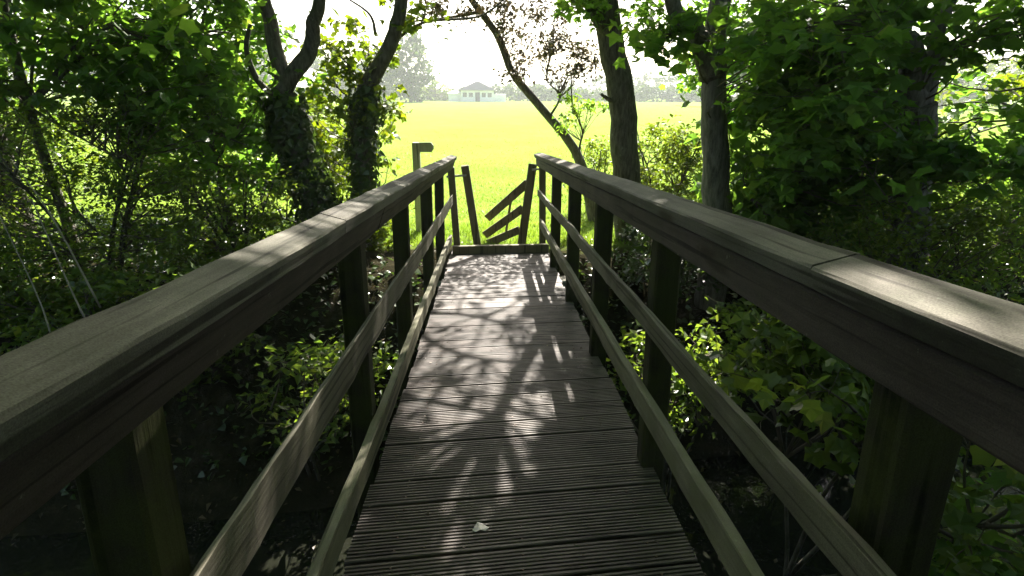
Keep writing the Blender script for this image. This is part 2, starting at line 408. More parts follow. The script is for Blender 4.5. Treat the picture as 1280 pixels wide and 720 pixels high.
# bearers under the deck, threshold beam at the gate end
for x_ in (-.36, .11, .58):
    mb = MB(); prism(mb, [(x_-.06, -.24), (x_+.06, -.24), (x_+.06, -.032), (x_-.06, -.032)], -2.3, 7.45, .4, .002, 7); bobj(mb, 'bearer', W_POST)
mb = MB(); R = np.array([[1, -SKEW, 0], [SKEW, 1, 0], [0, 0, 1]])
mb.box(np.array([.125, 7.13, .05])-OFF, (1.24, .09, .105), R, .008); bobj(mb, 'threshold_beam', W_GATE)

def side(sgn):
    s = 'L' if sgn < 0 else 'R'
    # cap rail (in lengths butted end to end), fascia board right beneath it
    if sgn < 0:
        cap = [(-.442, 1.202), (-.450, 1.155), (-.528, 1.172), (-.524, 1.224)]; joints = [-2.4, 1.72, 4.9, 7.47]
        fas = [(-.462, 1.150), (-.500, 1.046), (-.546, 1.052), (-.512, 1.162)]
        mid = [(-.503, .590), (-.503, .722), (-.553, .668), (-.553, .565)]
        low = [(-.520, .085), (-.520, .197), (-.565, .185), (-.565, .075)]
        px = -.615; ys_ = [-1.9, -.5, .86, 2.47, 3.84, 5.42, 6.75]
    else:
        cap = [(.555, 1.236), (.640, 1.260), (.648, 1.206), (.568, 1.190)]; joints = [-2.4, .93, 3.4, 7.47]
        fas = [(.579, 1.184), (.586, 1.092), (.632, 1.098), (.628, 1.198)]
        mid = [(.607, .705), (.607, .790), (.652, .764), (.652, .690)]
        low = [(.633, .310), (.633, .415), (.678, .400), (.678, .300)]
        px = .715; ys_ = [-1.95, -.5, .86, 2.28, 3.62, 4.93, 6.33]
    def fix(p):                      # counter-clockwise order
        a = sum(p[k-1][0]*p[k][1]-p[k][0]*p[k-1][1] for k in range(len(p)))
        return p if a > 0 else p[::-1]
    hr = MB()
    for a, b_ in zip(joints[:-1], joints[1:]):
        dx, dz = rng.normal(0, .0008, 2)
        prism(hr, fix([(x+dx, z+dz) for x, z in cap]), a+.002, b_-.002, .1, .0015, int(abs(a)*100)+3)
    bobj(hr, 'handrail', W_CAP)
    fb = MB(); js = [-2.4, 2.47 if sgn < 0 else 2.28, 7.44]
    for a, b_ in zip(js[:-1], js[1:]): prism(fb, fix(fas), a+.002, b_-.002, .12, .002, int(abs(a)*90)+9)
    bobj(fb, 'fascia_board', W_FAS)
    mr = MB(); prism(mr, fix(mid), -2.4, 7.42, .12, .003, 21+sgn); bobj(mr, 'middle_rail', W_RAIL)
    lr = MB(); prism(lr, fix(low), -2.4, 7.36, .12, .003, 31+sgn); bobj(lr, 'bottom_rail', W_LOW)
    for k, yy in enumerate(ys_):
        pb = MB(); wd = .105
        top = 1.158 if sgn < 0 else 1.19
        zb = -.45 if 0 < yy < 6 else -.75
        V = []
        z_ = np.linspace(zb, top, 9); r_ = np.random.default_rng(k+40*(sgn > 0))
        lx, ly = r_.normal(0, .006, 2)
        inner = abs(px)-.058
        x_in = (.566 if sgn < 0 else .682)*sgn    # posts stand just outside the rails
        xo = x_in+sgn*wd
        prof = np.array([(min(x_in, xo), yy-.05), (max(x_in, xo), yy-.05), (max(x_in, xo), yy+.05), (min(x_in, xo), yy+.05)])
        pr = []
        for q in range(4):
            p = prof[q]; a = prof[q-1]; c = prof[(q+1) % 4]
            pr.append(p+(a-p)/np.linalg.norm(a-p)*.008); pr.append(p+(c-p)/np.linalg.norm(c-p)*.008)
        pr = np.array(pr)
        for zz in z_:
            for q in pr: V.append((q[0]+r_.normal(0, .0012), q[1]+ly*zz+r_.normal(0, .0012), zz))
        V = np.array(V)-OFF
        i = np.arange(8)[:, None]*8; j = np.arange(8)[None]; j2 = (j+1) % 8
        pb.add(V, np.stack([i+j, i+j2, i+8+j2, i+8+j], -1).reshape(-1, 4))
        for e in (0, 8):
            pb.loops.append(np.arange(8)+e*8+pb.n-len(V)); pb.tot.append(np.array([8])); pb.mi.append(np.array([0])); pb.sm.append(np.array([False]))
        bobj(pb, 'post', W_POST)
side(-1); side(1)
# masonry abutments that carry the ends
for yy, h in ((-.9, .9), (7.05, 1.0)):
    ab = MB(); ab.box(np.array([.1, yy, -.26-h/2])-OFF, (1.9, .8, h), None, .02)
    bobj(ab, 'abutment', plain('concrete', (.22, .21, .18), .85, .2))

# ------------------------------------------------------------------ gate at the far end
def plank(mb, a, b, wd, th, side=None, ch=.006):
    a = np.array(a, float); b = np.array(b, float); d = b-a; L = np.linalg.norm(d); d /= L
    nrm = np.array([0, 1.0, 0]) if side is None else np.array(side, float)
    nrm = nrm-d*(nrm@d); nrm /= np.linalg.norm(nrm); s = np.cross(nrm, d)
    mb.box((a+b)/2, (wd, th, L), np.stack([s, nrm, d], 1), ch)
def thing_mesh(name, mb, mat, label, cat, group=None):
    V = np.concatenate(mb.v); base = np.array([V[:, 0].mean(), V[:, 1].mean(), V[:, 2].min()])
    mb.v = [v-base for v in mb.v]; o = mb.build(name, mat); o.location = Vector(base)
    return tag(o, label, cat, group)
GY = 7.68
pl = MB(); plank(pl, at(563.5, 209, GY), at(574.5, 345, GY), .092, .09)
thing_mesh('gate_post', pl, W_GATE, 'short dark timber gate post at the end of the left handrail', 'post')
pr_ = MB(); plank(pr_, at(678, 206, GY), at(678, 345, GY), .088, .09)
thing_mesh('gate_post', pr_, W_GATE, 'short dark timber gate post at the end of the right handrail', 'post')
a, b_ = at(581, 207, GY+.12), at(603, 345, GY+.12)
r0 = empty('leaning_post', (b_[0], b_[1], terrain(b_[0], b_[1])), 'pale-topped post leaning inward, strapped to the left gate post', 'post')
mb = MB(); plank(mb, a, b_, .105, .08); reparent(mb.build('post', W_GATE), r0)
mb = MB(); plank(mb, at(558, 221, GY-.055), at(583, 219, GY+.065), .028, .012); reparent(mb.build('strap', plain('galvanised_steel', (.35, .35, .33), .5, .5, .6)), r0)
G2 = GY+.16
a, b_ = at(666, 205, G2), at(647, 340, G2)
r1 = empty('wooden_gate', (b_[0], b_[1], terrain(b_[0], b_[1])), 'sagging wooden gate with three sloping bars standing open beyond the right gate post', 'gate')
mb = MB(); plank(mb, a, b_, .115, .08); reparent(mb.build('stile', W_GATE), r1)
for (x0, y0), (x1, y1) in (((660, 228), (609, 273)), ((654, 260), (606, 294)), ((650, 287), (610, 304))):
    mb = MB(); plank(mb, at(x0, y0, G2+.055), at(x1, y1, G2+.35), .115, .035); reparent(mb.build('bar', W_GATE), r1)
mb = MB(); plank(mb, at(639, 248, G2+.21), at(631, 300, G2+.235), .035, .02); reparent(mb.build('brace', W_GATE), r1)
mb = MB(); plank(mb, at(665, 212, G2-.055), at(681, 211, GY-.052), .028, .012); reparent(mb.build('latch', plain('galvanised_latch', (.35, .35, .33), .5, .5, .6)), r1)

# fingerpost
FY = 8.9
p = at(519, 178, FY); base = np.array([p[0]+.02, FY, terrain(p[0], FY)-.05])
r2 = empty('fingerpost', base, 'wooden footpath fingerpost with one short arm, left of the bridge end', 'signpost')
mb = MB(); mb.box((base+np.array([p[0], FY, p[2]]))/2, (.115, .115, p[2]-base[2]), None, .012); reparent(mb.build('post', W_SIGN), r2)
# arm: pointed board
q = at(532, 184, FY-.05); L_, h_, th_ = .27, .085, .022
sh = np.array([(-L_/2, -h_), (L_/2-.04, -h_), (L_/2, -h_*.35), (L_/2, h_*.35), (L_/2-.04, h_), (-L_/2, h_)])*np.array([1, .85])
dirv = np.array([.93, -.36, .04]); dirv /= np.linalg.norm(dirv); nv = np.array([.36, .93, 0]); nv /= np.linalg.norm(nv)
V = [q+dirv*x+np.array([0, 0, 1])*z+nv*s for s in (-th_/2, th_/2) for x, z in sh]
mb = MB(); mb.add(V, [(i, (i+1) % 6, 6+(i+1) % 6, 6+i) for i in range(6)])
for ring in ([5,4,3,2,1,0], [6,7,8,9,10,11]):
    mb.loops.append(np.array(ring)); mb.tot.append(np.array([6])); mb.mi.append(np.array([0])); mb.sm.append(np.array([False]))
reparent(mb.build('arm', W_SIGN), r2)

# ------------------------------------------------------------------ trees and shrubs
def clusters(rng, c, rad, n, shell=.55):
    d = rng.normal(0, 1, (n, 3)); d /= np.linalg.norm(d, axis=1)[:, None]
    r = rng.uniform(shell**3, 1, n)**(1/3)
    return np.asarray(c)+d*r[:, None]*np.asarray(rad)
# small openings in the leaf canopy, where the sun reaches the bridge (bridge coordinates, radius)
GAPS = [(-.165, 2.42, 0, .055), (-.14, 2.53, 0, .06), (-.19, 2.32, 0, .045), (-.115, 1.88, 0, .045), (-.115, 1.80, 0, .04), (-.11, 1.96, 0, .03),
        (-.06, 2.71, 0, .05), (.0, 2.76, 0, .05), (.20, 2.77, 0, .06), (.24, 2.73, 0, .04), (.40, 2.96, 0, .04), (-.30, 2.83, 0, .04), (-.36, 2.93, 0, .05),
        (.10, 2.44, 0, .03), (.46, 1.60, 0, .045), (-.11, 1.62, 0, .04), (.03, 2.95, 0, .04), (.13, 3.25, 0, .05), (-.07, 3.27, 0, .06), (-.43, 3.38, 0, .07),
        (-.28, 3.45, 0, .05), (.22, 3.44, 0, .06), (-.02, 3.66, 0, .06), (.48, 3.65, 0, .05), (-.17, 3.9, 0, .08), (-.40, 3.82, 0, .07), (.09, 2.15, 0, .025),
        (-.48, 3.14, 0, .04), (.3, 4.15, 0, .08), (-.05, 4.3, 0, .08), (-.35, 4.45, 0, .09), (.1, 4.75, 0, .1),
        (.60, .80, 1.24, .05), (.59, .72, 1.24, .05), (.60, .53, 1.24, .05), (.61, .62, 1.24, .03), (.60, 1.95, 1.24, .04),
        (-.47, 1.25, 1.21, .04), (-.47, 1.42, 1.21, .04), (-.47, 1.62, 1.21, .04), (-.47, 1.95, 1.21, .05), (-.48, 1.13, 1.09, .05), (-.55, 2.03, .19, .04), (-.52, .86, .7, .05), (-.5, 2.4, 1.2, .06)]
_rg = np.random.default_rng(8)
for _ in range(26):
    x_, y_ = _rg.uniform(-2.4, -.8), _rg.uniform(.8, 5.0); GAPS.append((x_, y_, -2.3+max(0, abs(y_-3.0)-1.3)*.7, .02))
_sun = np.array(sv)
_gp = np.array([bridge_pt(g[:3]) for g in GAPS]); _gr = np.array([g[3] for g in GAPS])
def open_gaps(P, size):
    ok = np.ones(len(P), bool)
    for g, r in zip(_gp, _gr):
        d = P-g; t = d@_sun; ok &= (np.linalg.norm(d-t[:, None]*_sun, axis=1) > r*1.45+.025+size*.55) | (t < 0)
    return P[ok]
def crown_mesh(rng, cents, per, crad, size, tmpl, leafm, twigm, anchors, tilt=.6, flat=.6, twig_r=.012, keep=None):
    """leaf clumps with a twig from the nearest limb to each clump"""
    mb = MB(); anchors = np.asarray(anchors)
    P = []
    for c in cents:
        k = max(3, int(per*rng.uniform(.5, 1.5))); r = crad*rng.uniform(.6, 1.3)
        P.append(c+rng.normal(0, 1, (k, 3))*np.array([r, r, r*flat])*.55)
        a = anchors[np.argmin(np.linalg.norm(anchors-c-np.array([0, 0, -.4]), axis=1))]
        m_ = (a+c)/2+rng.normal(0, .12, 3)*np.linalg.norm(c-a)
        path = smooth_path([a, m_, c], 6); mb.tube(path, np.linspace(twig_r*1.6, twig_r*.35, 6), 4, 1, cap=False)
        for _ in range(3):
            e = c+rng.normal(0, r*.7, 3)*np.array([1, 1, flat]); s0 = path[4]
            mb.tube(smooth_path([s0, (s0+e)/2+rng.normal(0, .04, 3), e], 4), np.linspace(twig_r*.5, twig_r*.2, 4), 3, 1, cap=False)
    P = np.concatenate(P)
    if keep is not None: P = P[keep(P)]
    P = open_gaps(P, size)
    leaves(mb, P, size, tmpl, rng, tilt, 0)
    return mb
def trunk_mesh(rng, stems, k=12):
    """stems: list of (points, r0, r1)"""
    mb = MB(); anch = []
    for pts, r0_, r1_ in stems:
        n = max(8, int(5*len(pts))); P = smooth_path(pts, n)
        r = r0_+(r1_-r0_)*np.linspace(0, 1, n)**.8
        P = P+rng.normal(0, .05, P.shape)*r[:, None]*np.array([1, 1, .3])
        mb.tube(P, r, k, 0, .07, rng); anch += [P[n//3:]]
    return mb, np.concatenate(anch)
def ivy_mesh(rng, pts, r0_, r1_, n, size=.07, spread=.09):
    P = smooth_path(pts, 40); i = rng.integers(0, 39, n); u = rng.uniform(0, 1, n)[:, None]
    c = P[i]*(1-u)+P[i+1]*u; r = (r0_+(r1_-r0_)*i/39)
    th = rng.uniform(0, 2*math.pi, n); d = np.stack([np.cos(th), np.sin(th), np.zeros(n)], -1)
    pos = c+d*(r+np.abs(rng.normal(0, spread, n)))[:, None]
    mb = MB(); leaves(mb, pos, size, IVY, rng, mat=0, normals=d+np.array([0, 0, .35]))
    for _ in range(5):
        th0 = rng.uniform(0, 6.28); ts = np.linspace(0, 39, 16).astype(int)
        rr = (r0_+(r1_-r0_)*ts/39)*1.04; ph = th0+np.cumsum(rng.normal(0, .25, 16))
        mb.tube(P[ts]+np.stack([np.cos(ph)*rr, np.sin(ph)*rr, 0*rr], -1), .011, 4, 1, cap=False)
    return mb
def tree(seed, name, label, cat, stems, barkm, crown=None, ivy=None, group=None, k=12):
    rng = np.random.default_rng(seed)
    b0 = np.array(stems[0][0][0], float)
    root = empty(name, b0, label, cat, group)
    tm, anch = trunk_mesh(rng, stems, k); reparent(tm.build('trunk', barkm), root)
    if crown:
        for cr in (crown if isinstance(crown, list) else [crown]):
            cents = np.concatenate([clusters(rng, c, r, n, cr.get('shell', .45)) for c, r, n in cr['blobs']])
            cm = crown_mesh(rng, cents, cr['per'], cr['crad'], cr['size'], cr.get('tmpl', MAPLE), cr['leaf'], B_TWIG, anch, cr.get('tilt', .6), cr.get('flat', .55), cr.get('twig', .012), cr.get('keep'))
            reparent(cm.build('crown', [cr['leaf'], B_TWIG]), root)
    if ivy:
        reparent(ivy_mesh(rng, *ivy).build('ivy', [L_IVY, B_TWIG]), root)
    return root
def G(x, y, dz=-.08): return (x, y, float(terrain(x, y))+dz)
def tp(*pp): return [at(*q) for q in pp]
# keep the open view over the gate and the camera's own surroundings clear of leaves
def clear_view(P):
    d = P-EYE; z = d@FW; u = 640+F_PX*(d@RT)/np.maximum(z, .01); v = 360-F_PX*(d@UP)/np.maximum(z, .01)
    return ~((z > 0) & (u > 470) & (u < 765) & (v > -60) & (v < 230)) & (np.linalg.norm(d, axis=1) > 1.5)

def off_trunk(P):
    d = P-EYE; z = d@FW; u = 640+F_PX*(d@RT)/np.maximum(z, .01); v = 360-F_PX*(d@UP)/np.maximum(z, .01)
    return ~((u > 868) & (u < 920) & (v > 30) & (v < 320) & (P[:, 1] < 6.8))
# T1 forked, ivy-clad, left
t1 = tp((352, 118, 7.6), (368, 180, 7.6), (398, 260, 7.5)); b1 = G(t1[2][0]+.15, 7.5)
hi = lambda p, dx, dy, dz: np.array(p)+np.array([dx, dy, dz])
s1 = tp((355, 105, 7.6), (343, 60, 7.6), (330, 0, 7.55)); s2 = tp((358, 105, 7.6), (388, 62, 7.6), (392, 30, 7.5), (400, -10, 7.4))
s3 = tp((346, 122, 7.55), (322, 100, 7.5), (308, 62, 7.4), (313, 30, 7.4))
tree(11, 'tree', 'ivy-clad forked tree, its thick trunk splitting into two bare stems, left of the bridge', 'tree',
     [([b1, t1[2], t1[1], t1[0]], .20, .17), ([t1[0], *s1, hi(s1[2], -.3, -.2, 1.5), hi(s1[2], -.2, -.6, 3.6)], .13, .05),
      ([t1[0], *s2, hi(s2[3], .25, -.3, 1.4), hi(s2[3], .2, -1.0, 3.8)], .13, .05), (s3, .05, .025)], B_GREY,
     [dict(blobs=[(hi(s1[2], -.4, -.6, 3.4), (2.2, 2.4, 1.6), 60), (hi(s2[3], .5, -.8, 3.6), (1.9, 2.2, 1.5), 46)], per=42, crad=.42, size=.12, leaf=L_SYC, tmpl=MAPLE, keep=clear_view)],
     ivy=([b1, t1[2], t1[1], t1[0]], .2, .17, 2600, .095, .07))
# T2 slimmer, kinked
t2 = tp((505, -15, 8.1), (490, 50, 8.1), (458, 108, 8.1), (453, 160, 8.1), (455, 235, 8.1)); b2 = G(t2[4][0], 8.1)
tree(12, 'tree', 'slim kinked tree with ivy on its lower trunk, right of the forked ivy-clad tree', 'tree',
     [([b2, t2[4], t2[3], t2[2]], .15, .125), ([t2[2], t2[1], t2[0], hi(t2[0], .3, .1, 1.2), hi(t2[0], .6, .2, 3.2)], .125, .05),
      (tp((488, 55, 8.1), (530, 28, 8.3), (600, 20, 8.6), (640, -10, 8.8)), .022, .012), (tp((470, 45, 8.1), (462, 18, 8.1), (430, -5, 8.0)), .025, .01)], B_GREY,
     [dict(blobs=[(hi(t2[0], .7, .3, 3.3), (2.2, 2.2, 1.4), 56)], per=42, crad=.42, size=.12, leaf=L_SYC, tmpl=MAPLE, keep=clear_view),
      dict(blobs=[(at(432, 60, 8.2), (.5, .5, .6), 18), (at(412, 140, 8.2), (.6, .5, .6), 18), (at(480, 150, 8.3), (.3, .3, .7), 9), (at(500, 20, 8.3), (.5, .4, .25), 7)], per=22, crad=.24, size=.10, leaf=L_BRI, tmpl=MAPLE, tilt=.8, twig=.007)],
     ivy=([b2, t2[4], t2[3], t2[2]], .15, .12, 1700, .09, .06))
# T3 thin leaning tree
t3 = tp((728, 212, 9.6), (710, 175, 9.6), (672, 130, 9.6), (640, 90, 9.6), (622, 45, 9.6), (585, -8, 9.6)); b3 = G(t3[0][0]+.25, 9.6)
tree(13, 'tree', 'thin bare trunk leaning left across the open field, with small reddish leaves on its twigs', 'tree',
     [([b3, *t3, hi(t3[5], -.5, -.2, .9), hi(t3[5], -.8, -.5, 2.2)], .10, .04), ([hi(t3[5], -.3, -.1, .5), hi(t3[5], .4, .7, 1.7), hi(t3[5], 1.2, 1.6, 2.6), hi(t3[5], 1.8, 2.4, 3.6)], .06, .02),
      ([hi(t3[5], .4, .7, 1.7), hi(t3[5], 1.2, .5, 2.5), hi(t3[5], 2.6, .8, 3.0)], .04, .015), ([hi(t3[5], .4, .7, 1.7), hi(t3[5], .0, 1.9, 2.6), hi(t3[5], .2, 2.9, 3.2)], .04, .015), (tp((600, 15, 9.6), (560, 22, 9.5), (505, 28, 9.4)), .03, .012),
      (tp((686, 148, 9.6), (700, 120, 9.55), (684, 100, 9.55), (688, 70, 9.5)), .02, .008)], B_GREY,
     [dict(blobs=[(at(655, 28, 9.4), (.8, .5, .35), 22), (at(700, 75, 9.4), (.55, .4, .38), 20), (at(635, 75, 9.5), (.3, .3, .35), 6), (at(560, 8, 9.4), (.9, .4, .2), 20), (at(740, 60, 9.4), (.3, .3, .5), 8)], per=46, crad=.20, size=.062, leaf=L_PUR, tmpl=OVAL, tilt=1.0, twig=.006),
      dict(blobs=[(hi(t3[5], 1.2, 1.0, 3.1), (2.7, 2.0, 1.3), 125)], per=85, crad=.45, size=.085, leaf=L_HAZ, tmpl=OVAL, keep=clear_view)])
# sapling by it
sp = tp((724, 190, 9.3), (728, 165, 9.3), (716, 130, 9.3), (714, 95, 9.3)); bs = G(sp[0][0], 9.3)
tree(14, 'sapling', 'spindly sapling with sparse green leaves between the leaning trunk and the straight one', 'sapling',
     [([bs, *sp], .02, .008)], B_DARK, dict(blobs=[(at(712, 140, 9.3), (.2, .2, .45), 14), (at(745, 135, 9.3), (.3, .2, .2), 8)], per=14, crad=.14, size=.07, leaf=L_HAZ, tmpl=OVAL, tilt=.9, twig=.004))
# T4 straight
t4 = tp((788, 330, 8.2), (783, 220, 8.2), (775, 110, 8.2), (756, 0, 8.2)); b4 = G(t4[0][0], 8.2)
tree(15, 'tree', 'straight smooth grey trunk rising right beside the right handrail end', 'tree',
     [([b4, t4[0], t4[1], t4[2], t4[3], hi(t4[3], -.1, -.3, 1.2), hi(t4[3], .2, -.6, 4.2)], .225, .13), ([at(765, 45, 8.2), at(735, 0, 8.0), at(715, -60, 7.8), at(700, -160, 7.2)], .13, .04),
      (tp((768, 128, 8.15), (757, 122, 8.1), (752, 118, 8.05)), .03, .02)], B_GREY,
     [dict(blobs=[(at(725, 8, 7.9), (.4, .4, .16), 9), (at(800, 20, 8.0), (.35, .35, .22), 8)], per=24, crad=.22, size=.09, leaf=L_SYC, tmpl=MAPLE, twig=.006), dict(blobs=[(hi(t4[3], .2, .2, 3.6), (2.8, 2.8, 1.7), 110), (hi(t4[3], -1.6, -1.6, 2.6), (1.6, 1.9, .9), 36), (hi(t4[3], -1.5, .1, 3.9), (1.5, 1.7, 1.0), 60)], per=42, crad=.42, size=.125, leaf=L_SYC, tmpl=MAPLE, keep=clear_view)], k=16)
# T5
t5 = tp((897, 300, 6.7), (893, 180, 6.7), (892, 70, 6.7)); b5 = G(t5[0][0], 6.7)
tree(16, 'tree', 'stout grey trunk with a thick limb forking off to the left, behind the right handrail', 'tree',
     [([b5, *t5, at(900, 0, 6.7), hi(at(900, 0, 6.7), .2, -.3, 3.5)], .215, .10), ([at(889, 95, 6.65), at(870, 40, 6.5), at(838, -8, 6.3), hi(at(838, -8, 6.3), -.6, -.8, 1.8)], .13, .05)], B_PALE,
     [dict(blobs=[(hi(at(900, 0, 6.7), .4, -.6, 3.0), (2.6, 2.6, 1.6), 84)], per=42, crad=.42, size=.125, leaf=L_SYC, tmpl=MAPLE, keep=clear_view),
      dict(blobs=[(at(860, 55, 6.0), (.4, .4, .25), 8), (at(820, 50, 6.4), (.28, .3, .12), 4), (at(965, 60, 6.0), (.6, .5, .4), 12)], per=20, crad=.26, size=.13, leaf=L_SYC, tmpl=MAPLE, twig=.008, keep=off_trunk)], k=16)
# T6 double
t6 = tp((1128, 330, 6.2), (1140, 220, 6.2), (1145, 130, 6.2)); b6 = G(t6[0][0], 6.2)
tree(17, 'tree', 'pale twin-stemmed trunk among sycamore leaves at the right side of the view', 'tree',
     [([b6, *t6], .21, .19), ([t6[2], at(1138, 60, 6.2), at(1135, -10, 6.2), hi(at(1135, -10, 6.2), .0, -.4, 3.4)], .16, .06),
      ([t6[2], at(1172, 65, 6.2), at(1188, -10, 6.2), hi(at(1188, -10, 6.2), .6, -.4, 3.2)], .14, .06)], B_PALE,
     [dict(blobs=[(hi(at(1150, -10, 6.2), .2, -.8, 2.4), (2.6, 2.6, 1.6), 84)], per=42, crad=.42, size=.125, leaf=L_SYC, tmpl=MAPLE),
      dict(blobs=[(at(1040, 60, 5.4), (1.0, .8, .7), 30), (at(1060, 190, 5.6), (.9, .7, .45), 26), (at(1230, 30, 5.6), (.7, .6, .4), 12), (at(1240, 190, 5.0), (.45, .4, .25), 10)], per=26, crad=.3, size=.135, leaf=L_SYC, tmpl=MAPLE, twig=.009)], k=16)
